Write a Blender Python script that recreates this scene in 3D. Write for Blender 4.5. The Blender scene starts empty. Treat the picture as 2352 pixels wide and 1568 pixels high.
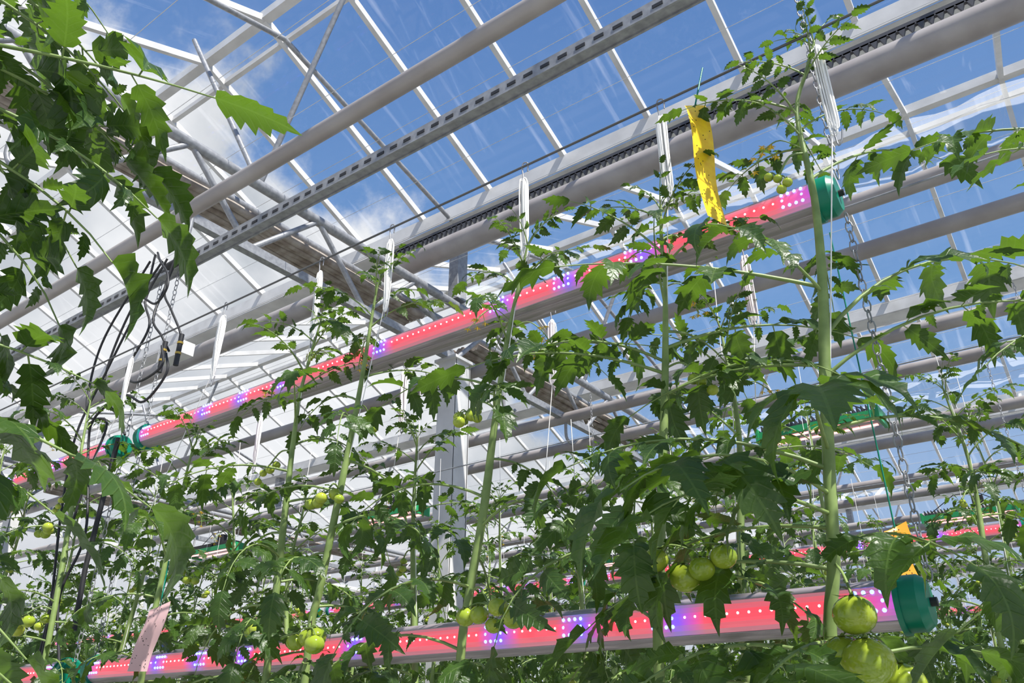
import bpy, math, random
import numpy as np
from mathutils import Vector
sc=bpy.context.scene
CZ=1.6
class MB:
    def __init__(s): s.v=[];s.f=[];s.m=[];s.sm=[];s.uv=[];s.n=0
    def add(s,vs,fs,mat=0,smooth=False,uv=None):
        b=s.n
        vs=[tuple(map(float,p)) for p in vs]
        s.v.extend(vs); s.n+=len(vs)
        s.uv.extend(uv if uv is not None else [(0.,0.)]*len(vs))
        for f in fs:
            s.f.append(tuple(i+b for i in f)); s.m.append(mat); s.sm.append(smooth)
    def box(s,c,d,mat=0):
        x,y,z=c;a,b,e=d[0]/2,d[1]/2,d[2]/2
        vs=[(x+i*a,y+j*b,z+k*e) for i in(-1,1) for j in(-1,1) for k in(-1,1)]
        s.add(vs,[(0,1,3,2),(4,6,7,5),(0,4,5,1),(2,3,7,6),(0,2,6,4),(1,5,7,3)],mat)
    def beam(s,p,q,w,h,mat=0):
        p=Vector(p);q=Vector(q);d=(q-p).normalized()
        up=Vector((0,0,1)) if abs(d.z)<.95 else Vector((0,1,0))
        a=d.cross(up).normalized();b=a.cross(d).normalized()
        vs=[]
        for o in(p,q):
            for i,j in((-1,-1),(1,-1),(1,1),(-1,1)):
                vs.append(o+a*i*w/2+b*j*h/2)
        s.add(vs,[(0,1,2,3),(7,6,5,4),(0,4,5,1),(1,5,6,2),(2,6,7,3),(3,7,4,0)],mat)
    def tube(s,pts,r,seg=10,mat=0,caps=True):
        pts=[Vector(p) for p in pts];n=len(pts)
        rs=r if isinstance(r,(list,tuple)) else [r]*n
        t=(pts[1]-pts[0]).normalized()
        up=Vector((0,0,1)) if abs(t.z)<.9 else Vector((1,0,0))
        a=t.cross(up).normalized();vs=[];fs=[]
        for i,p in enumerate(pts):
            if i==0:t=(pts[1]-pts[0])
            elif i==n-1:t=pts[-1]-pts[-2]
            else:t=pts[i+1]-pts[i-1]
            t=t.normalized();a=(a-t*a.dot(t)).normalized();b=t.cross(a)
            for k in range(seg):
                th=2*math.pi*k/seg
                vs.append(p+(a*math.cos(th)+b*math.sin(th))*rs[i])
        for i in range(n-1):
            for k in range(seg):
                k2=(k+1)%seg
                fs.append((i*seg+k,i*seg+k2,(i+1)*seg+k2,(i+1)*seg+k))
        s.add(vs,fs,mat,True)
        if caps:
            s.add(vs[:seg],[tuple(range(seg))[::-1]],mat)
            s.add(vs[-seg:],[tuple(range(seg))],mat)
    def ball(s,c,r,mat=0,sx=1,sz=1,seg=14,rings=9):
        c=Vector(c);vs=[c+Vector((0,0,r*sz))];fs=[]
        for i in range(1,rings):
            ph=math.pi*i/rings
            for k in range(seg):
                th=2*math.pi*k/seg
                vs.append(c+Vector((r*sx*math.sin(ph)*math.cos(th),r*sx*math.sin(ph)*math.sin(th),r*sz*math.cos(ph))))
        vs.append(c-Vector((0,0,r*sz)));e=len(vs)-1
        for k in range(seg):
            k2=(k+1)%seg
            fs.append((0,1+k,1+k2));fs.append((e,1+(rings-2)*seg+k2,1+(rings-2)*seg+k))
            for i in range(rings-2):
                fs.append((1+i*seg+k,1+(i+1)*seg+k,1+(i+1)*seg+k2,1+i*seg+k2))
        s.add(vs,fs,mat,True)
    def mesh(s,name,mats):
        me=bpy.data.meshes.new(name);me.from_pydata(s.v,[],s.f)
        for m in mats:me.materials.append(m)
        me.polygons.foreach_set('material_index',s.m);me.polygons.foreach_set('use_smooth',s.sm)
        if any(u!=(0.,0.) for u in s.uv[:20000]):
            li=np.zeros(len(me.loops),dtype=np.int32);me.loops.foreach_get('vertex_index',li)
            me.uv_layers.new(name='UVMap').data.foreach_set('uv',np.array(s.uv,dtype=np.float32)[li].ravel())
        me.update();return me
    def build(s,name,mats,parent=None):
        return link(name,s.mesh(name,mats),parent)
def link(name,me,parent=None,loc=(0,0,0),rz=0,sc_=1):
    o=bpy.data.objects.new(name,me);sc.collection.objects.link(o)
    o.location=loc;o.rotation_euler=(0,0,rz);o.scale=(sc_,)*3
    if parent:o.parent=parent
    return o
def empty(name): return link(name,None)
def catmull(P,n=8):
    P=[Vector(p) for p in P];P=[P[0]*2-P[1]]+P+[P[-1]*2-P[-2]];o=[]
    for i in range(1,len(P)-2):
        for k in range(n):
            t=k/n;a,b,c,d=P[i-1:i+3]
            o.append(.5*((2*b)+(c-a)*t+(2*a-5*b+4*c-d)*t*t+(3*b-a-3*c+d)*t**3))
    o.append(P[-2]);return o
def mat(name,c,rough=.5,metal=0,c2=None,scale=20,emis=None,es=0):
    m=bpy.data.materials.new(name);m.use_nodes=True;nt=m.node_tree;b=nt.nodes['Principled BSDF']
    b.inputs['Base Color'].default_value=(*c,1);b.inputs['Roughness'].default_value=rough;b.inputs['Metallic'].default_value=metal
    if c2:
        n=nt.nodes.new('ShaderNodeTexNoise');n.inputs['Scale'].default_value=scale;n.inputs['Detail'].default_value=5
        tc=nt.nodes.new('ShaderNodeTexCoord');nt.links.new(tc.outputs['Object'],n.inputs['Vector'])
        r=nt.nodes.new('ShaderNodeValToRGB');r.color_ramp.elements[0].color=(*c,1);r.color_ramp.elements[1].color=(*c2,1)
        r.color_ramp.elements[0].position=.35;r.color_ramp.elements[1].position=.65
        nt.links.new(n.outputs['Fac'],r.inputs['Fac']);nt.links.new(r.outputs['Color'],b.inputs['Base Color'])
    if emis:
        b.inputs['Emission Color'].default_value=(*emis,1);b.inputs['Emission Strength'].default_value=es
    return m
WHITE=mat('white_paint',(.68,.67,.66),.45,0,(.55,.54,.53),6)
GALV=mat('galvanised_steel',(.25,.255,.27),.4,.3,(.36,.365,.38),40)
PIPE=mat('painted_pipe',(.28,.25,.24),.38,0,(.37,.34,.33),5)
BLACK=mat('black_rubber',(.02,.02,.022),.5)
THREAD=mat('white_thread',(.92,.9,.86),.8)
GREENP=mat('green_plastic',(.0,.2,.12),.35)
GOLD=mat('gold_ring',(.6,.4,.08),.3,.6)
WEAVE=mat('folded_screen_fabric',(.2,.16,.13),.8,0,(.36,.32,.28),14)
# ---------- glass
def glassmat(name,lo,hi):
    m=bpy.data.materials.new(name);m.use_nodes=True;nt=m.node_tree;nt.nodes.clear()
    N=nt.nodes.new;L=nt.links.new
    o=N('ShaderNodeOutputMaterial');tr=N('ShaderNodeBsdfTransparent');tr.inputs[0].default_value=(.95,.97,.98,1)
    g=N('ShaderNodeBsdfGlossy');g.inputs['Roughness'].default_value=.03
    d=N('ShaderNodeBsdfTranslucent');d.inputs[0].default_value=(.9,.9,.9,1)
    m1=N('ShaderNodeMixShader');m1.inputs[0].default_value=.03;m2=N('ShaderNodeMixShader')
    tc=N('ShaderNodeTexCoord');mp=N('ShaderNodeMapping');mp.inputs['Scale'].default_value=(6,.4,.4)
    n=N('ShaderNodeTexNoise');n.inputs['Scale'].default_value=2;n.inputs['Detail'].default_value=8
    mr=N('ShaderNodeMapRange');mr.inputs['From Min'].default_value=.6;mr.inputs['From Max'].default_value=.85;mr.inputs['To Min'].default_value=lo;mr.inputs['To Max'].default_value=hi
    L(tc.outputs['Object'],mp.inputs[0]);L(mp.outputs[0],n.inputs['Vector']);L(n.outputs['Fac'],mr.inputs['Value']);L(mr.outputs[0],m2.inputs[0])
    L(tr.outputs[0],m1.inputs[1]);L(g.outputs[0],m1.inputs[2]);L(m1.outputs[0],m2.inputs[1]);L(d.outputs[0],m2.inputs[2]);L(m2.outputs[0],o.inputs[0])
    return m
GLASS=glassmat('roof_glass',.008,.2)
FILM=glassmat('screen_film',.2,.4)
WALLP=glassmat('wall_panel',.45,.6)
# ---------- shell
X0,X1=-12.1,5.2
T=.42;HS=1.64
ZG=4.95;ZR=ZG+T*HS
GY=[3.6+3.28*k for k in range(-2,5)]
roof=empty('greenhouse_roof')
g=MB();b=MB();gu=MB()
for i,y in enumerate(GY):
    gu.box(((X0+X1)/2,y,ZG-.09),(X1-X0,.2,.01));
    for sgn in(-1,1):
        gu.beam((X0,y+sgn*.12,ZG-.04),(X1,y+sgn*.12,ZG-.04),.008,.11)
    if i<len(GY)-1:
        r=y+HS;e=y+2*HS
        g.add([(X0,y+.08,ZG+.03),(X1,y+.08,ZG+.03),(X1,r,ZR+.03),(X0,r,ZR+.03)],[(0,1,2,3)])
        g.add([(X0,r,ZR+.03),(X1,r,ZR+.03),(X1,e-.08,ZG+.03),(X0,e-.08,ZG+.03)],[(0,1,2,3)])
        b.beam((X0,r,ZR),(X1,r,ZR),.06,.07)
        b.beam((X0,r+.16,ZR-.07),(X1,r+.16,ZR-.07),.03,.04)
        x=-2.75-.61*15
        while x<X1:
            b.beam((x,y+.05,ZG),(x,r,ZR-.01),.032,.045);b.beam((x,r,ZR-.01),(x,e-.05,ZG),.032,.045)
            x+=.61
g.build('glass_panes',[GLASS],roof);b.build('glazing_bars',[WHITE],roof);gu.build('gutters',[WHITE],roof)
def wall(name,p,q):
    w=empty(name);p=Vector(p);q=Vector(q);n=MB();n.add([p,q,q+Vector((0,0,ZG)),p+Vector((0,0,ZG))],[(0,1,2,3)])
    n.build('panels',[WALLP],w);f=MB();L=(q-p).length;k=int(L/1.22)
    for i in range(k+1):
        c=p.lerp(q,i/k);f.beam(c+Vector((0,0,0)),c+Vector((0,0,ZG)),.05,.05)
    for z in(.6,2.0,3.2,4.2,ZG-.1):
        f.beam(p+Vector((0,0,z)),q+Vector((0,0,z)),.04,.06)
    f.build('frame',[WHITE],w)
wall('wall_left',(X0,GY[0],0),(X0,GY[-1],0));wall('wall_right',(X1,GY[0],0),(X1,GY[-1],0))
wall('wall_back',(X0,GY[-1],0),(X1,GY[-1],0));wall('wall_front',(X0,GY[0],0),(X1,GY[0],0))
FLOOR=mat('white_ground_cover',(.45,.45,.43),.8,0,(.35,.35,.33),3)
q=MB();q.add([(X0,GY[0],0),(X1,GY[0],0),(X1,GY[-1],0),(X0,GY[-1],0)],[(0,1,2,3)]);q.build('floor',[FLOOR])
def xpipe(name,y,z,r,m=PIPE,seg=20):
    q=MB();q.tube([(X0+.1,y,z),(X1-.1,y,z)],r,seg);return q.build(name,[m])
xpipe('heating_pipe',1.1,CZ+1.54,.025)
# big pipe and the toothed rack above it
p=xpipe('roller_pipe',3.3,CZ+2.87,.074)
q=MB();x=-3.45;z=CZ+2.985
q.beam((-3.45,3.3,z+.035),(X1-.1,3.3,z+.035),.02,.03)
vs=[];fs=[]
while x<X1-.2:
    k=len(vs);vs+=[(x,3.29,z+.03),(x+.04,3.29,z+.03),(x+.02,3.29,z-.02),(x,3.31,z+.03),(x+.04,3.31,z+.03),(x+.02,3.31,z-.02)]
    fs+=[(k,k+1,k+2),(k+5,k+4,k+3),(k,k+2,k+5,k+3),(k+1,k+4,k+5,k+2)];x+=.042
q.add(vs,fs);q.build('vent_rack',[mat('dark_steel',(.08,.08,.09),.5,.3)])
for y in(3.36,3.80,4.9,5.5,6.6,7.0,8.2,8.8,9.9,10.4,11.5,12.1,13.2,13.7):
    xpipe('heating_pipe',y,CZ+2.2,.043)
# slotted rail
def rail():
    q=MB();y=1.4;z=CZ+1.68;a=.02
    q.box(((X0+X1)/2,y,z),(X1-X0-.2,.04,.04))
    for s in(-1,1):q.box(((X0+X1)/2,y+s*.018,z-a-.003),(X1-X0-.2,.006,.006))
    x=X0+.3
    while x<X1-.3:
        q.box((x,y-a-.0012,z-.004),(.03,.002,.011),1);x+=.058
    q.build('slotted_support_rail',[GALV,BLACK])
rail()
q=MB()
for i in range(26):
    q.tube([(X0+.05,.3+i*.36,CZ+2.65),(X1-.05,.3+i*.36,CZ+2.65)],.0016,4)
q.build('screen_wires',[WHITE])
q=MB();q.tube([(X0+.05,1.25,2.83),(X1-.05,1.25,2.83)],.003,6);q.build('crop_wire',[mat('wire',(.12,.12,.12),.5,.3)])
for y in(3.0,4.6,6.2,7.8,9.4):
    q=MB();q.tube([(X0+.05,y,2.83),(X1-.05,y,2.83)],.003,6);q.build('crop_wire',[GALV])
for tx in(-3.1,-9.1):
    q=MB()
    q.tube([(tx,-2.9,CZ+2.62),(tx,16.6,CZ+2.62)],.03,12);q.beam((tx,-2.9,CZ+2.22),(tx,16.6,CZ+2.22),.045,.05)
    q.tube([(tx-.22,-2.9,CZ+2.62),(tx-.22,16.6,CZ+2.62)],.025,12)
    y=-2.96
    while y<16.0:
        q.tube([(tx,y,CZ+2.22),(tx,y+.41,CZ+2.62)],.016,8);q.tube([(tx,y+.41,CZ+2.62),(tx,y+.82,CZ+2.22)],.016,8);y+=.82
    for gy in GY[:-1]:
        q.box((tx,gy,(CZ+2.66+ZG-.1)/2),(.08,.1,ZG-.1-CZ-2.66))
        r=gy+HS
        q.tube([(tx,r,CZ+2.62),(tx+.65,r,ZR-.03)],.016,8);q.tube([(tx,r,CZ+2.62),(tx-.68,r-.2,ZR-.1)],.016,8)
        q.tube([(tx,gy,ZG-.1),(tx,r,ZR-.35)],.016,8);q.tube([(tx,r,ZR-.35),(tx,gy+2*HS,ZG-.1)],.016,8)
        for k in(.5,1.3,2.1,2.8):
            yy=gy+k
            q.tube(catmull([(tx+.03,yy,CZ+2.2),(tx+.03,yy,CZ+2.05),(tx+.05,yy+.04,CZ+2.0),(tx+.07,yy+.08,CZ+2.03)],4),.012,6)
    q.build('roof_truss',[GALV])
    for cy in(-2.85,3.6,10.16):
        q=MB()
        q.box((tx,cy-.07,1.9),(.14,.012,3.8));q.box((tx,cy+.07,1.9),(.14,.012,3.8))
        q.box((tx-.065,cy,1.9),(.01,.14,3.8));q.box((tx+.065,cy,1.9),(.01,.14,3.8))
        q.box((tx,cy,.01),(.3,.3,.02));q.box((tx,cy,3.79),(.18,.2,.02))
        q.build('steel_column',[WHITE])
for tx in(-3.36,-9.36):
    q=MB();rng=random.Random(3)
    for gy in GY[1:-1]:
        for k in range(9):
            x=tx-.13+k*.033;zz=CZ+2.5+rng.uniform(-.012,.012)
            pts=[(x+rng.uniform(-.006,.006),gy-2.9+j*.3,zz+rng.uniform(-.01,.01)) for j in range(10)]
            q.tube(pts,.024,7)
    q.build('folded_shade_screen',[WEAVE])
for gy in GY[2:-1]:
    q=MB();rng=random.Random(5);n=90;vs=[];fs=[]
    for i in range(n):
        x=-3.0+(X1+2.9)*i/(n-1)
        for j in range(6):
            vs.append((x,gy-.15+.10*j,CZ+2.60+.02*math.sin(i*1.3+j)+rng.uniform(-.01,.01)))
    for i in range(n-1):
        for j in range(5):fs.append((i*6+j,(i+1)*6+j,(i+1)*6+j+1,i*6+j+1))
    q.add(vs,fs,0,True);q.build('film_screen',[FILM])
# ---------- LED lamps
BL=[.015,.17,.25,.33,.5,.67,.75,.83,.985]
def ledmat(name,red,blue,es,w=.022):
    m=bpy.data.materials.new(name);m.use_nodes=True;nt=m.node_tree;b=nt.nodes['Principled BSDF']
    b.inputs['Roughness'].default_value=.15
    tc=nt.nodes.new('ShaderNodeTexCoord');s=nt.nodes.new('ShaderNodeSeparateXYZ');r=nt.nodes.new('ShaderNodeValToRGB')
    nt.links.new(tc.outputs['Generated'],s.inputs[0]);nt.links.new(s.outputs[0],r.inputs[0])
    el=r.color_ramp.elements
    el[0].position=0;el[0].color=blue;el[1].position=1;el[1].color=blue
    for i,x in enumerate(BL):
        if i in(0,8):
            e=el.new(.05 if i==0 else .95);e.color=red;continue
        for dx,c in((-w,red),(0,blue),(w,red)):
            e=el.new(x+dx);e.color=c
    nt.links.new(r.outputs[0],b.inputs['Emission Color']);b.inputs['Emission Strength'].default_value=es
    b.inputs['Base Color'].default_value=(.2,.06,.08,1)
    return m
LEDC=ledmat('led_diffuser_core',(1,.08,.12,1),(.14,.1,1,1),1.05)
LEDM=ledmat('led_diffuser_mid',(.92,.15,.20,1),(.25,.16,.95,1),.8)
LEDE=ledmat('led_diffuser_edge',(.7,.25,.31,1),(.3,.24,.8,1),.65)
ALU=mat('aluminium_profile',(.42,.36,.39),.28,.4)
REDL=mat('red_led',(1,.2,.2),.5,emis=(1,.5,.5),es=4);BLUEL=mat('blue_led',(.2,.2,1),.5,emis=(.1,.16,1),es=8)
def ledmesh():
    q=MB();L=2.38;R=.038;seg=48
    for sg in range(seg):
        a0=2*math.pi*sg/seg;a1=2*math.pi*(sg+1)/seg;am=math.degrees((a0+a1)/2)
        side=min(abs(am),abs(am-180),abs(am-360))
        m=1 if side<14 else 6 if side<28 else 7 if side<44 else 0
        rr=R+(.001 if m==0 else 0)
        vs=[(x,rr*math.cos(a),rr*math.sin(a)) for x in(0,L) for a in(a0,a1)]
        q.add(vs,[(0,1,3,2)],m,False)
    for sgn in(-1,1):
        for e in(43,-45,-70):
            a=math.radians(e);q.tube([(0,sgn*R*math.cos(a),R*math.sin(a)),(L,sgn*R*math.cos(a),R*math.sin(a))],.0018,5,0)
        x=.05;
        while x<L-.04:
            isb=any(abs(x/L-bx)<.014 for bx in BL)
            if not isb:q.ball((x,sgn*R,.003),.0024,2,seg=6,rings=4)
            x+=.0195
        for bx in BL:
            for i in(-1.5,-.5,.5,1.5):
                for k in(-1,0,1):
                    X=min(max(bx*L,.05),L-.05)
                    if (i in(-.5,.5) and k==0):continue
                    q.ball((X+i*.013,sgn*R*.96,.003+k*.014),.0036,3,seg=6,rings=4)
    for x0,dx in((0,-1),(L,1)):
        q.tube([(x0-dx*.012,0,0),(x0+dx*.018,0,0)],.043,24,4);q.tube([(x0+dx*.018,0,0),(x0+dx*.03,0,0)],[.043,.034],24,4)
        q.tube([(x0-dx*.014,0,0),(x0-dx*.006,0,0)],.047,24,4)
        q.tube([(x0+dx*.028,0,0),(x0+dx*.04,0,0)],.007,10,5)
    return q.mesh('led_grow_light',[ALU,LEDC,REDL,BLUEL,GREENP,BLACK,LEDM,LEDE])
LM=ledmesh()
for y,zs in((1.4,(.952,.183)),(4.6,(.91,.15)),(7.8,(.93,.16))):
    for z in zs:
        for k in range(4):
            link('led_grow_light',LM,None,(-2.64-2.56*k,y,CZ+z))
        if y>2: link('led_grow_light',LM,None,(-2.64+2.56,y,CZ+z))
# top lights
TG=mat('toplight_green',(.02,.3,.1),.4);PK=mat('pink_emitter',(1,.4,.4),.5,emis=(1,.36,.34),es=2.5)
def toplight(x,y,z):
    q=MB();q.box((0,0,0),(.8,.2,.05),0)
    for i in range(26):q.box((-.38+i*.03,0,.05),(.006,.16,.05),2)
    for s in(-.06,.06):q.box((0,s,-.028),(.74,.035,.008),1)
    q.box((0,0,-.026),(.78,.18,.004),3)
    for s in(-.41,.41):q.box((s,0,0),(.02,.22,.1),0)
    q.box((.1,0,.13),(.1,.06,.08),2)
    q.tube([(-.35,0,.05),(-.1,0,.21)],.004,6,2);q.tube([(.35,0,.05),(.1,0,.21)],.004,6,2);q.tube([(-.1,0,.21),(.1,0,.21)],.004,6,2);
    q.tube([(0,0,.2),(0,0,CZ+2.155-z)],.004,6,2)
    o=q.build('greenhouse_toplight',[TG,PK,BLACK,ALU]);o.location=(x,y,z)
for x,y in((-1.36,5.5),(-5.5,5.5),(-.93,8.8),(-4.8,8.8),(-8.3,5.5)):toplight(x,y,CZ+1.92)
# ---------- chains
def chain(x,y,z0,z1):
    q=MB();z=z0;k=0
    while z>z1:
        pts=[]
        for i in range(9):
            a=2*math.pi*i/8;lx=.006*math.cos(a);lz=.0135*math.sin(a)
            pts.append((x+(lx if k%2 else lx*.3),y+(lx*.3 if k%2 else lx),z-.0125+lz))
        q.tube(pts,.0015,5,0,False);z-=.0215;k+=1
    q.build('hanging_chain',[GALV])
zr=CZ+1.655;zu=CZ+.952+.048;zl=CZ+.183+.048
for x in(-.225,-2.665,-2.785,-5.225):
    chain(x,1.4,zr,zu);chain(x,1.4,zu-.095,zl)
for x in(-.225,.0,-2.665):
    chain(x,4.6,CZ+2.2,CZ+.95)
# ---------- cables
q=MB();rng=random.Random(2);y=1.34
C=[[(-2.62,3.26),(-2.66,3.15),(-2.64,3.0),(-2.55,2.9),(-2.52,2.84)],
[(-2.60,3.26),(-2.62,3.12),(-2.52,3.0),(-2.45,2.9),(-2.42,2.84)],
[(-2.66,3.26),(-2.78,3.1),(-2.88,2.9),(-2.86,2.75),(-2.72,2.62),(-2.67,2.55)],
[(-2.63,3.26),(-2.7,3.1),(-2.62,2.95),(-2.7,2.8),(-2.6,2.72),(-2.45,2.74),(-2.5,2.84)],
[(-2.7,3.26),(-2.92,3.0),(-2.98,2.8),(-2.9,2.66),(-2.75,2.6),(-2.78,2.4),(-2.8,2.1),(-2.79,1.8)],
[(-2.64,3.26),(-2.68,3.1),(-2.85,2.85),(-2.95,2.6),(-2.88,2.3),(-2.84,2.0),(-2.82,1.8)],
[(-2.42,2.78),(-2.4,2.7),(-2.5,2.62),(-2.65,2.68),(-2.8,2.62),(-2.82,2.5),(-2.7,2.2),(-2.72,2.0),(-2.66,1.8)],
[(-2.62,3.26),(-2.57,3.2),(-2.5,3.12),(-2.48,3.05),(-2.56,3.02),(-2.63,3.06)]]
for i,c in enumerate(C):
    yy=y-.01*i
    q.tube(catmull([(a,yy+rng.uniform(-.015,.015),z) for a,z in c],8),.0045,7)
for x in(-2.52,-2.42):
    q.tube([(x,y-.01,2.87),(x,y-.01,2.75)],.009,10);
    for z in(2.84,2.80):q.tube([(x,y-.01,z),(x,y-.01,z-.008)],.0105,10,1)
q.tube([(-2.68,1.36,3.26),(-2.56,1.36,3.26)],.016,8)
q.tube([(-2.72,1.34,2.55),(-2.74,1.34,2.1),(-2.72,1.34,1.9)],.009,8)
q.box((-2.6,1.42,2.88),(.16,.05,.05),2)
q.build('power_cable_bundle',[BLACK,GOLD,WHITE])
# ---------- plants
def leafmat():
    m=bpy.data.materials.new('tomato_leaf');m.use_nodes=True;nt=m.node_tree;b=nt.nodes['Principled BSDF'];N=nt.nodes.new;L=nt.links.new
    def M(op,a,b_=0):
        n=N('ShaderNodeMath');n.operation=op
        for i,v in enumerate((a,b_)):
            if isinstance(v,(int,float)):n.inputs[i].default_value=v
            else:L(v,n.inputs[i])
        return n.outputs[0]
    uv=N('ShaderNodeUVMap');uv.uv_map='UVMap';s=N('ShaderNodeSeparateXYZ');L(uv.outputs[0],s.inputs[0])
    t=s.outputs[0];y=M('ABSOLUTE',s.outputs[1])
    w=M('SINE',M('MULTIPLY',M('SUBTRACT',t,M('MULTIPLY',y,.9)),48))
    vein=M('POWER',M('MAXIMUM',w,0),8)
    mid=M('LESS_THAN',y,.012)
    v=M('MAXIMUM',M('MULTIPLY',vein,.5),mid)
    tc=N('ShaderNodeTexCoord');n=N('ShaderNodeTexNoise');n.inputs['Scale'].default_value=9;n.inputs['Detail'].default_value=3;L(tc.outputs['Object'],n.inputs['Vector'])
    r=N('ShaderNodeValToRGB');L(n.outputs['Fac'],r.inputs[0]);e=r.color_ramp.elements
    e[0].position=.3;e[0].color=(.014,.042,.009,1);e[1].position=.72;e[1].color=(.058,.12,.017,1)
    mx=N('ShaderNodeMix');mx.data_type='RGBA';L(M('MULTIPLY',v,.35),mx.inputs[0]);L(r.outputs[0],mx.inputs[6]);mx.inputs[7].default_value=(.15,.24,.06,1)
    L(mx.outputs[2],b.inputs['Base Color']);b.inputs['Roughness'].default_value=.4
    n2=N('ShaderNodeTexNoise');n2.inputs['Scale'].default_value=90;L(tc.outputs['Object'],n2.inputs['Vector'])
    bp=N('ShaderNodeBump');bp.inputs['Strength'].default_value=.7;bp.inputs['Distance'].default_value=.003
    L(M('SUBTRACT',n2.outputs['Fac'],M('MULTIPLY',v,.8)),bp.inputs['Height']);L(bp.outputs[0],b.inputs['Normal'])
    tr=N('ShaderNodeBsdfTranslucent');hs=N('ShaderNodeMix');hs.data_type='RGBA';hs.inputs[0].default_value=.68;L(mx.outputs[2],hs.inputs[6]);hs.inputs[7].default_value=(.2,.38,.02,1);L(hs.outputs[2],tr.inputs[0])
    ms=N('ShaderNodeMixShader');ms.inputs[0].default_value=.34;L(b.outputs[0],ms.inputs[1]);L(tr.outputs[0],ms.inputs[2])
    L(ms.outputs[0],nt.nodes['Material Output'].inputs[0]);return m
LEAF=leafmat()
STEM=mat('tomato_stem',(.15,.22,.06),.5,0,(.24,.33,.1),25)
FRUIT=mat('green_tomato',(.2,.3,.02),.12,0,(.4,.46,.05),12)
PETAL=mat('yellow_petal',(.75,.5,.03),.6)
PM=[LEAF,STEM,FRUIT,PETAL,THREAD]
rows=[(0,0,.012),(.05,.02,.12),(.11,.14,.23),(.17,.195,.165),(.25,.32,.29),(.33,.35,.195),(.41,.50,.28),(.48,.51,.175),(.57,.67,.22),(.65,.67,.12),(.74,.82,.13),(.82,.84,.058),(.91,.93,.034),(1,1.04,.002)]
tt=[];yy=[]
for c,e,w in rows:
    for k in(-1,-.5,0,.5,1):
        tt.append(c+(e-c)*abs(k));yy.append(w*k)
TT=np.array(tt);YY=np.array(yy);NR=len(rows)
LF=[(i*5+j,i*5+j+1,(i+1)*5+j+1,(i+1)*5+j) for i in range(NR-1) for j in range(4)]
UV=[(float(a),float(b_)) for a,b_ in zip(TT,YY)]
def leaflet(mb,o,d,n,L,rng,W=1.):
    d=d.normalized();s=n.cross(d).normalized();n=d.cross(s)
    bend=rng.uniform(.2,1.7);fold=rng.uniform(.05,.9);ph=rng.uniform(0,6);am=rng.uniform(.015,.05)
    tw=rng.uniform(-.7,.7)
    x=np.sin(bend*TT)/bend;z=-(1-np.cos(bend*TT))/bend
    Y=YY*W*(1+rng.uniform(-.12,.12)*np.sign(YY));z=z+np.abs(Y)*fold-Y*Y*1.4+am*np.sin(TT*17+ph)*np.minimum(np.abs(Y)*8,1)+tw*Y*TT
    P=np.outer(x,np.array(d))+np.outer(Y,np.array(s))+np.outer(z,np.array(n))
    P=P*L+np.array(o)
    mb.add(P.tolist(),LF,0,True,UV)
SPEC=[(.26,.09),(.38,.23),(.48,.09),(.58,.26),(.68,.10),(.78,.23),(.87,.10)]
SPEC2=[(.4,.24),(.68,.28)]
def leaf(mb,o,az,L,pitch,droop,rng,full=True,big=1.):
    o=Vector(o);h=Vector((math.cos(az),math.sin(az),0));up=Vector((0,0,1));sd=Vector((-math.sin(az),math.cos(az),0))
    sway=rng.uniform(-.5,.5);n=9;pts=[o];tan=[]
    for i in range(n):
        a=pitch-droop*(i/(n-1))**1.2;hh=(h+sd*sway*i/n*.6).normalized()
        t=hh*math.cos(a)+up*math.sin(a);tan.append(t);pts.append(pts[-1]+t*L/n)
    tan.append(tan[-1])
    mb.tube(pts,[.0036*(L/.38)**.5*(1-.75*i/n) for i in range(n+1)],5,1,False)
    roll=rng.uniform(-.45,.45)
    def at(s):
        f=s*n;i=min(int(f),n-1);return pts[i].lerp(pts[i+1],f-i),tan[i]
    for s,k in (SPEC if full else SPEC2):
        for sg in(-1,1):
            if k<.15 and rng.random()<.25:continue
            p,t=at(min(1,s+rng.uniform(-.025,.025)))
            side=t.cross(up).normalized()*sg;nn=side.cross(t)*sg;nn=-nn if nn.z<0 else nn
            an=math.radians(rng.uniform(45,80));d=(t*math.cos(an)+side*math.sin(an)+nn*(rng.uniform(-.45,.3)+roll*sg)).normalized()
            LL=L*k*big*rng.uniform(.8,1.2);st=p+d*LL*.15
            if k>.15:mb.tube([p,st],.0011,4,1,False)
            leaflet(mb,st,d,(nn+side*rng.uniform(-.4,.4)+t*rng.uniform(-.3,.3)).normalized(),LL,rng,rng.uniform(.8,1.05))
    p,t=at(1);nn=t.cross(up).normalized().cross(t);nn=-nn if nn.z<0 else nn
    leaflet(mb,p,t,nn,L*.27*big*rng.uniform(.9,1.1),rng,1.05)
def fruit(mb,c,r,seg=16):
    c=Vector(c);mb.ball(c,r,2,1.05,.93,seg,10)
    for k in range(5):
        a=k*1.2566;d=Vector((math.cos(a),math.sin(a),0));s=Vector((-d.y,d.x,0))
        t=c+Vector((0,0,r*.93));
        mb.add([t+s*.12*r,t-s*.12*r,t+d*.55*r+s*.12*r+Vector((0,0,-.05*r)),t+d*.55*r-s*.12*r+Vector((0,0,-.05*r)),t+d*1.0*r+Vector((0,0,.05*r))],[(0,1,3,2),(2,3,4)],1,True)
    return c+Vector((0,0,r*.9))
def fruits(mb,base,cs,r,rng):
    base=Vector(base);cen=sum((Vector(c) for c in cs),Vector())/len(cs);cen.z+=r*1.2
    m=(base+cen)/2+Vector((0,0,.02));P=catmull([base,m,cen],6);mb.tube(P,.0022,5,1,False)
    for c in cs:
        t=fruit(mb,c,r*rng.uniform(.85,1.1));mb.tube(catmull([cen,(cen+t)/2+Vector((0,0,.006)),t],3),.0014,4,1,False)
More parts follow.
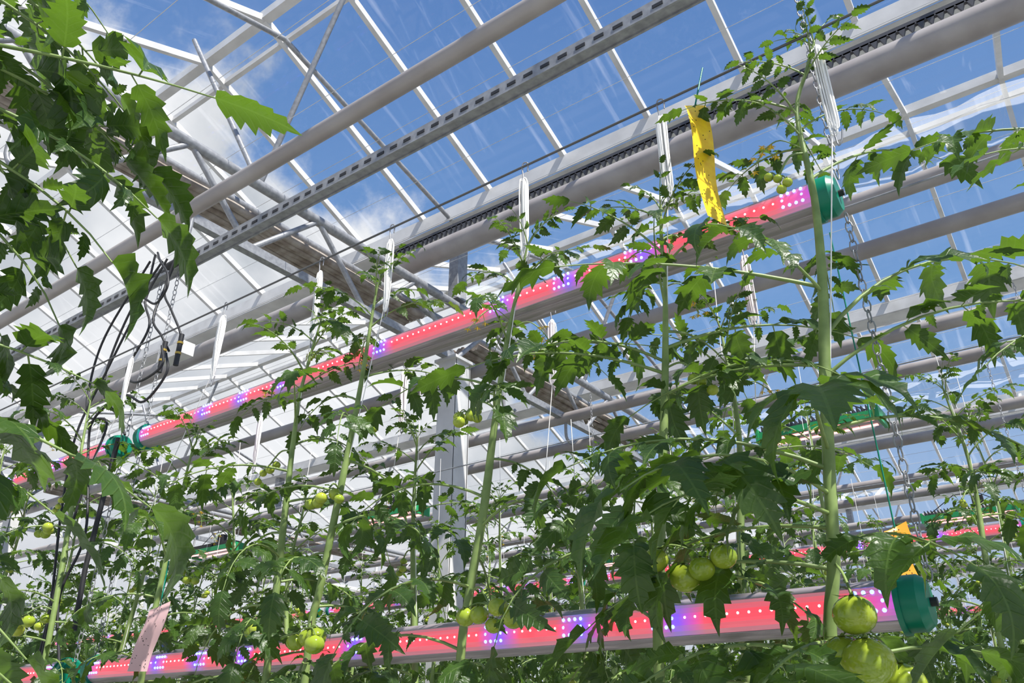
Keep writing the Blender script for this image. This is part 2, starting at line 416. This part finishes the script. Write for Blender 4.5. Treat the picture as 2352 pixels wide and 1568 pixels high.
def truss(mb,base,az,n,r,rng):
    base=Vector(base);h=Vector((math.cos(az),math.sin(az),0));cs=[]
    for i in range(n):
        cs.append(base+h*(.05+.022*i*r/.015)+Vector((rng.uniform(-1,1)*r,rng.uniform(-1,1)*r,-.02-.012*i-rng.random()*r*1.4)))
    fruits(mb,base,cs,r,rng)
def flower(mb,c,rng,r=.008):
    c=Vector(c)
    for k in range(6):
        a=k*1.047+rng.random()*.3;d=Vector((math.cos(a),math.sin(a),-.5+rng.random()*.4)).normalized();s=Vector((-math.sin(a),math.cos(a),0))
        mb.add([c,c+d*r*.5+s*r*.2,c+d*r*1.3,c+d*r*.5-s*r*.2],[(0,1,2,3)],3,True)
    mb.tube([c,c+Vector((0,0,-r*.8))],[r*.2,r*.05],5,3)
def flowers(mb,base,az,n,rng):
    base=Vector(base);h=Vector((math.cos(az),math.sin(az),0))
    P=catmull([base,base+h*.04+Vector((0,0,.02)),base+h*.07+Vector((0,0,.0)),base+h*.09+Vector((0,0,-.03))],4);mb.tube(P,.0014,4,1,False)
    for i in range(n):
        p=P[len(P)-1-i%(len(P)-3)];c=p+Vector((rng.uniform(-.015,.015),rng.uniform(-.015,.015),rng.uniform(-.02,.005)));mb.tube([p,c],.0008,4,1,False);flower(mb,c,rng)
def at_z(S,z):
    for a,b_ in zip(S,S[1:]):
        if b_.z<=z<=a.z:
            return a.lerp(b_,(a.z-z)/(a.z-b_.z+1e-9))
    return S[-1] if z<S[-1].z else S[0]
def plant(seed,stem,zmin=1.3,step=.068,extra=(),auto=True,dens=1.,truss_every=.4,rad=.007,Lmax=.34,L0=.15):
    rng=random.Random(seed);mb=MB()
    S=catmull(stem,6);top=S[0].z
    rs=[min(rad*1.25,.0028+(top-p.z)*.011) for p in S]
    mb.tube(S,rs,9,1)
    az=rng.uniform(0,6.28);z=top-.005
    if auto:
        for k in range(3):
            leaf(mb,S[0],az+k*2.1,rng.uniform(.07,.11),math.radians(70),.6,rng,False)
        while z>zmin:
            d=top-z;L=min(Lmax,L0+.55*d)*rng.uniform(.8,1.12)
            pitch=math.radians(max(12,58-100*d)+rng.uniform(-14,14));droop=math.radians(min(78,45+60*d)+rng.uniform(-12,14))
            leaf(mb,at_z(S,z),az,L,pitch,droop,rng,L>.12)
            az+=2.4+rng.uniform(-.35,.35);z-=step*(.28+min(.9,d*2.2))/dens*(.72 if z<2.05 else 1)
        z=top-.35;k=0
        while z>zmin:
            a=rng.uniform(0,6.28);r=min(.02,.006+.013*(top-z))
            if k==0: flowers(mb,at_z(S,z+.17),a+1,5,rng)
            truss(mb,at_z(S,z),a,rng.randint(2,4),r,rng);z-=truss_every;k+=1
    for e in extra:
        leaf(mb,at_z(S,e[0]),math.radians(e[1]),e[2],math.radians(e[3]),math.radians(e[4]),rng,True,e[5] if len(e)>5 else 1.)
    return mb,S,rng
def stemto(pts):
    x,y,z=pts[-1];return [Vector(p) for p in pts]+[Vector((x-.01,y+.02,1.2)),Vector((x,y+.05,.9)),Vector((x,y+.05,.55))]
R=36;Lf=216;C_=-80
st=stemto([(-.19,1.25,2.80),(-.215,1.25,2.74),(-.246,1.25,2.655),(-.246,1.25,2.463),(-.261,1.25,2.288),(-.286,1.25,2.117),(-.306,1.25,1.967),(-.323,1.25,1.831),(-.352,1.25,1.666)])
mb,S,rng=plant(11,st,zmin=2.55,step=.06,truss_every=9,rad=.0078,Lmax=.22,L0=.10,extra=[
 (2.50,R+8,.34,38,42),(2.66,Lf,.22,25,40),(2.60,Lf+30,.16,40,60),(2.60,100,.2,35,50),
 (2.36,100,.3,25,50),(2.28,Lf,.46,14,22),(2.27,Lf+40,.3,22,40),(2.19,R+4,.5,48,62),(2.12,R-22,.40,35,55),(2.14,Lf-30,.36,15,40),
 (2.03,R,.34,18,62),(2.0,C_,.38,10,35,1.25),(1.97,Lf,.42,22,45),(1.93,C_-28,.42,16,50,1.2),
 (1.9,Lf+30,.4,10,40,1.1),(1.88,Lf-25,.36,10,50,1.1),
 (1.84,C_+25,.34,5,40,1.1),(1.82,Lf-12,.4,12,50,1.1),(1.78,100,.4,20,50),(1.72,C_-10,.36,-5,30,1.2),(1.70,Lf+20,.4,10,50,1.1),(1.68,R+10,.4,20,55),(1.6,120,.4,20,50),(1.5,C_,.4,10,50),(1.5,30,.4,10,50),(1.45,200,.4,10,50)])
fruits(mb,at_z(S,1.83),[(-.283,1.15,1.742),(-.276,1.15,1.684),(-.25,1.2,1.66),(-.31,1.17,1.69)],.030,rng)
fruits(mb,at_z(S,2.56),[(-.29,1.2,2.49),(-.305,1.2,2.50),(-.275,1.2,2.475),(-.287,1.2,2.465)],.0085,rng)
flowers(mb,at_z(S,2.57),math.radians(Lf),7,rng)
mb.build('tomato_plant',PM)
def hero(seed,pts,fr=(),fl=(),**k):
    mb,S,rng=plant(seed,stemto(pts),**k)
    for zb,cs,r in fr:fruits(mb,at_z(S,zb),cs,r,rng)
    for z,a in fl:flowers(mb,at_z(S,z),math.radians(a),6,rng)
    mb.build('tomato_plant',PM)
def around(c,n,r,seed):
    g=random.Random(seed);return [(c[0]+(i-(n-1)/2)*r*1.5,c[1]+g.uniform(-r,r),c[2]+g.uniform(-1,1)*r) for i in range(n)]
hero(21,[(-.54,1.25,2.56),(-.545,1.25,2.477),(-.546,1.25,2.388),(-.563,1.25,2.206),(-.583,1.25,2.042),(-.606,1.25,1.855),(-.623,1.25,1.675)],truss_every=9,
 fr=[(1.87,around((-.497,1.13,1.822),4,.022,1),.021)],fl=[(2.44,Lf)],extra=[(2.25,R,.38,22,40),(2.2,Lf,.38,20,40)])
hero(32,[(-.87,1.25,2.60),(-.886,1.25,2.54),(-.928,1.25,2.377),(-.961,1.25,2.182),(-.987,1.25,2.001),(-1.016,1.25,1.859),(-1.038,1.25,1.688)],truss_every=9,
 fr=[(2.22,around((-.998,1.2,2.194),4,.012,2),.012),(1.85,around((-.923,1.2,1.794),5,.018,3),.017)],fl=[(2.4,R),(2.36,R+20)],extra=[(2.35,R-10,.34,5,20)])
hero(43,[(-1.345,1.25,2.68),(-1.36,1.25,2.62),(-1.39,1.25,2.33),(-1.453,1.25,1.92),(-1.475,1.25,1.77)],truss_every=9,
 fr=[(2.12,around((-1.378,1.17,2.079),5,.013,4),.013),(1.82,around((-1.327,1.12,1.76),4,.019,5),.019)])
hero(54,[(-1.571,1.25,2.61),(-1.6,1.25,2.5),(-1.62,1.25,2.35),(-1.611,1.25,1.866)])
hero(65,[(-2.07,1.25,2.38),(-2.09,1.25,2.3),(-2.122,1.25,1.817)])
hero(76,[(-2.805,1.25,2.70),(-2.78,1.25,2.5),(-2.677,1.25,1.85)],fr=[(1.95,around((-2.707,1.17,1.897),4,.02,6),.019),(2.22,around((-2.7,1.17,2.19),4,.015,7),.015)])
hero(87,[(.19,1.2,2.42),(.18,1.2,2.3),(.15,1.2,1.8)],auto=False,extra=[(2.34,205,.28,25,35),(2.26,235,.26,20,40),(2.38,120,.25,30,50),(2.30,20,.35,30,50),(2.2,300,.3,20,50),(2.08,205,.28,5,45),(2.0,60,.35,20,50),(1.85,130,.3,20,50),(1.75,215,.36,15,50),(1.68,160,.36,15,50),(1.62,250,.34,10,50),(1.5,90,.4,10,50),(1.5,220,.4,10,50)])
hero(98,[(.6,1.25,2.6),(.6,1.25,2.3),(.57,1.25,1.8)])
# near plant at the left of the path
mb,S,rng=plant(7,[(-.93,.02,2.75),(-.95,.03,2.3),(-.97,.05,1.9),(-.98,.05,1.5),(-.98,.0,.6)],auto=False,rad=.009,extra=[
 (2.27,64,.42,16,24),(2.40,74,.36,8,45),(2.34,80,.36,8,45),(2.20,73,.38,4,50),(2.22,83,.36,8,55),(2.15,78,.36,6,60),(2.50,72,.30,10,50),(2.30,76,.38,10,32),(2.44,80,.34,8,50),(2.24,69,.40,8,42),
 (2.10,88,.30,8,60),(1.94,80,.36,20,38),(1.98,90,.32,10,40),(1.91,80,.46,6,34),(1.85,76,.36,14,45),(1.83,90,.36,10,50),(1.76,78,.38,8,50),(1.7,66,.38,10,45),
 (2.5,R-40,.34,35,45),(2.2,170,.36,20,50),(2.0,250,.36,20,50),(1.7,90,.36,20,50),(1.6,10,.36,20,50)])
mb.build('tomato_plant',PM)
var=[]
for i in range(6):
    g=random.Random(100+i);hgt=2.56+g.uniform(-.14,.08)
    pts=[Vector((0,0,hgt)),Vector((g.uniform(-.04,.04),g.uniform(-.03,.03),hgt-.3)),Vector((g.uniform(-.06,.06),g.uniform(-.04,.04),hgt-.8)),Vector((g.uniform(-.05,.05),0,1.3)),Vector((0,0,.55))]
    mb,S,rng=plant(200+i,pts,zmin=1.25,step=.07,truss_every=.5)
    mb.tube([(0,0,2.83)]+[p+Vector((.008,0,0)) for p in S[1::4]],.0012,4,4,False)
    var.append(mb.mesh('tomato_plant',PM))
g=random.Random(9)
def rowp(y,xa,xb,sp):
    x=xa
    while x<xb:
        if not (abs(x+3.1)<.2 and abs(y-3.2)<.5):
            link('tomato_plant',g.choice(var),None,(x+g.uniform(-.08,.08),y+g.uniform(-.05,.05),0),g.uniform(0,6.28),1)
        x+=sp
for x,s_ in((-.58,.93),(-1.0,.82),(-1.53,.91),(-2.0,.86),(-2.4,.9),(-2.9,.93)):
    o=link('tomato_plant',g.choice(var),None,(x,1.62,0),g.uniform(0,6.28),1);o.scale=(1,1,s_)
rowp(1.62,-7.5,-3.2,.45);rowp(1.25,-7.5,-3.2,.45)
for y in(3.0,4.6,6.2,7.8,9.4,11.0):
    rowp(y-.2,max(X0+.6,-2.9*y),.8+y*.12,.44);rowp(y+.2,max(X0+.6,-2.9*y),.8+y*.12,.44)
for y in(1.4,3.0,4.6,6.2,7.8,9.4,11.0):
    q=MB();q.box(((X0+X1)/2,y,.48),(X1-X0-.6,.5,.01))
    for s in(-1,1):q.box(((X0+X1)/2,y+s*.25,.52),(X1-X0-.6,.01,.09))
    x=X0+.6
    while x<X1-.5:
        q.box((x,y,.53),(.9,.4,.09),1)
        for sx_ in(-.4,.4):q.box((x,y+sx_*.5,.235),(.03,.03,.47),2)
        x+=1.0
    q.build('growing_gutter',[WHITE,THREAD,GALV])
# ---------- string bobbins on crop wire
def bobbin(x,y,z,ln,seed,base=None):
    g=random.Random(seed);q=MB()
    q.tube(catmull([(x+.012,y,z-.02),(x+.012,y,z+.004),(x,y,z+.01),(x-.004,y,z-.005),(x,y,z-.06),(x,y,z-ln-.03),(x+.008,y,z-ln-.045),(x+.014,y,z-ln-.02)],5),.0018,5,1)
    for i in range(18):
        a=g.uniform(0,6.28);w=g.uniform(.003,.008);zt=z-.035-g.uniform(0,.012);zb=z-ln-g.uniform(-.015,.03);dx=g.uniform(-.006,.006);m_=g.uniform(.8,1.1)
        pts=[(x+dx+w*math.cos(a),y+w*math.sin(a),zt-.015),(x+dx,y,zt),(x+dx-w*math.cos(a),y-w*math.sin(a),zt-.015),(x+dx-m_*w*math.cos(a),y-w*math.sin(a),(zt+zb)/2),(x+dx-w*math.cos(a),y,zb+.015),(x+dx,y,zb),(x+dx+w*math.cos(a),y,zb+.015),(x+dx+m_*w*math.cos(a),y+w*math.sin(a),(zt+zb)/2)]
        q.tube(catmull(pts+[pts[0]],3),.0016,4,0,False)
    if base:
        b_=Vector(base);q.tube([(x,y,z-ln),b_],.0013,4,0,False)
    q.build('twine_hook',[THREAD,GALV])
for i,(x,b_) in enumerate([(-.19,(-.3,1.25,2.0)),(-.52,(-.56,1.25,2.2)),(-.88,(-.95,1.25,2.2)),(-1.32,(-1.4,1.25,2.2)),(-1.6,(-1.62,1.25,2.3)),(-2.05,(-2.3,1.25,2.1)),(-2.57,(-2.75,1.25,2.3)),(-3.25,(-3.3,1.25,2.3)),(-4.1,(-4.1,1.25,2.3)),(.15,(.16,1.2,2.2))]):
    bobbin(x,1.25,2.83,.23,i,b_)
for i,x in enumerate((-.5,-1.05,-1.6,-2.3)):bobbin(x,1.62,2.66,.2,30+i,(x-.03,1.62,2.2))
q=MB();q.tube([(X0+.05,1.62,2.66),(X1-.05,1.62,2.66)],.0025,5);q.build('crop_wire',[GALV])
# ---------- sticky traps
YEL=mat('yellow_sticky_card',(.95,.64,.02),.35,0,(.85,.5,.02),60)
ORG=mat('orange_sticky_card',(.85,.3,.01),.4);PNK=mat('pale_sticky_card',(.7,.45,.46),.5)
def strip(name,top,ln,w,a0,a1,m,lean=(0,0),string=None):
    q=MB();vs=[];fs=[];n=14
    for i in range(n+1):
        t=i/n;a=a0+(a1-a0)*t;cx=top[0]+lean[0]*t+.004*math.sin(t*7);cy=top[1]+lean[1]*t
        for k in(-1,-.33,.33,1):vs.append((cx+k*w/2*math.cos(a),cy+k*w/2*math.sin(a),top[2]-ln*t+.002*k*math.sin(t*9)+(.012*k if i==0 else 0)))
    for i in range(n):
        for k in range(3):fs.append((i*4+k,i*4+k+1,(i+1)*4+k+1,(i+1)*4+k))
    q.add(vs,fs,0,True)
    g=random.Random(4)
    for i in range(26):
        t=g.random();k=g.uniform(-.45,.45);a=a0+(a1-a0)*t
        q.ball((top[0]+lean[0]*t+k*w*math.cos(a)+.004*math.sin(t*7),top[1]+lean[1]*t+k*w*math.sin(a)-.0005,top[2]-ln*t),.0012,1,seg=5,rings=3)
    if string:q.tube([string,(top[0],top[1],top[2])],.0018,5,2)
    q.build(name,[m,BLACK,GREENP])
strip('yellow_sticky_trap',(-.415,1.18,2.715),.28,.055,1.1,1.3,YEL,(.01,0),(-.403,1.22,2.84))
strip('orange_sticky_trap',(-.317,1.72,1.97),.10,.05,.6,.7,ORG,(0,0),(-.317,1.7,2.66))
strip('pale_sticky_trap',(-1.93,1.15,1.89),.15,.045,.9,1.2,PNK,(-.05,0),(-1.93,1.15,2.0))
# ---------- sky + sun
w=bpy.data.worlds.new('sky');sc.world=w;w.use_nodes=True;nt=w.node_tree;nt.nodes.clear();N=nt.nodes.new;L=nt.links.new
o=N('ShaderNodeOutputWorld');bg=N('ShaderNodeBackground');L(bg.outputs[0],o.inputs[0])
tc=N('ShaderNodeTexCoord');sx=N('ShaderNodeSeparateXYZ');L(tc.outputs['Generated'],sx.inputs[0])
r=N('ShaderNodeValToRGB');L(sx.outputs['Z'],r.inputs[0])
r.color_ramp.elements[0].position=0;r.color_ramp.elements[0].color=(.5,.62,.8,1);r.color_ramp.elements[1].position=.8;r.color_ramp.elements[1].color=(.095,.22,.53,1)
e=r.color_ramp.elements.new(.45);e.color=(.18,.35,.67,1)
def M(op,a,b):
    n=N('ShaderNodeMath');n.operation=op
    for i,v in enumerate((a,b)):
        if isinstance(v,(int,float)):n.inputs[i].default_value=v
        else:L(v,n.inputs[i])
    return n.outputs[0]
nz=N('ShaderNodeTexNoise');nz.inputs['Scale'].default_value=4.5;nz.inputs['Detail'].default_value=10;nz.inputs['Roughness'].default_value=.6;L(tc.outputs['Generated'],nz.inputs['Vector'])
s=M('SUBTRACT',M('MULTIPLY',sx.outputs['X'],-1),sx.outputs['Z'])
s=M('ADD',s,M('MULTIPLY',M('SUBTRACT',nz.outputs['Fac'],.5),.7))
mr=N('ShaderNodeMapRange');mr.interpolation_type='SMOOTHSTEP';L(s,mr.inputs[0]);mr.inputs[1].default_value=.0;mr.inputs[2].default_value=.12
nz2=N('ShaderNodeTexNoise');nz2.inputs['Scale'].default_value=6;nz2.inputs['Detail'].default_value=6;L(tc.outputs['Generated'],nz2.inputs['Vector'])
cr=N('ShaderNodeValToRGB');L(nz2.outputs['Fac'],cr.inputs[0]);cr.color_ramp.elements[0].position=.35;cr.color_ramp.elements[0].color=(.58,.61,.66,1);cr.color_ramp.elements[1].position=.6;cr.color_ramp.elements[1].color=(.93,.93,.95,1)
mx=N('ShaderNodeMix');mx.data_type='RGBA';L(mr.outputs[0],mx.inputs[0]);L(r.outputs[0],mx.inputs[6]);L(cr.outputs[0],mx.inputs[7])
L(mx.outputs[2],bg.inputs[0])
sl=bpy.data.lights.new('sun','SUN');sl.energy=8.5;sl.angle=.009;sl.color=(1,.95,.88);so=bpy.data.objects.new('sun',sl);sc.collection.objects.link(so)
so.rotation_euler=Vector((.5,-.15,.8)).to_track_quat('Z','Y').to_euler()
cam=bpy.data.cameras.new('camera');cam.lens=27.89;co=bpy.data.objects.new('camera',cam);sc.collection.objects.link(co);sc.camera=co
co.location=(0,0,CZ)
co.rotation_euler=Vector((-.5906*.8957,.807*.8957,.4446)).to_track_quat('-Z','Y').to_euler()
sc.view_settings.view_transform='Standard'
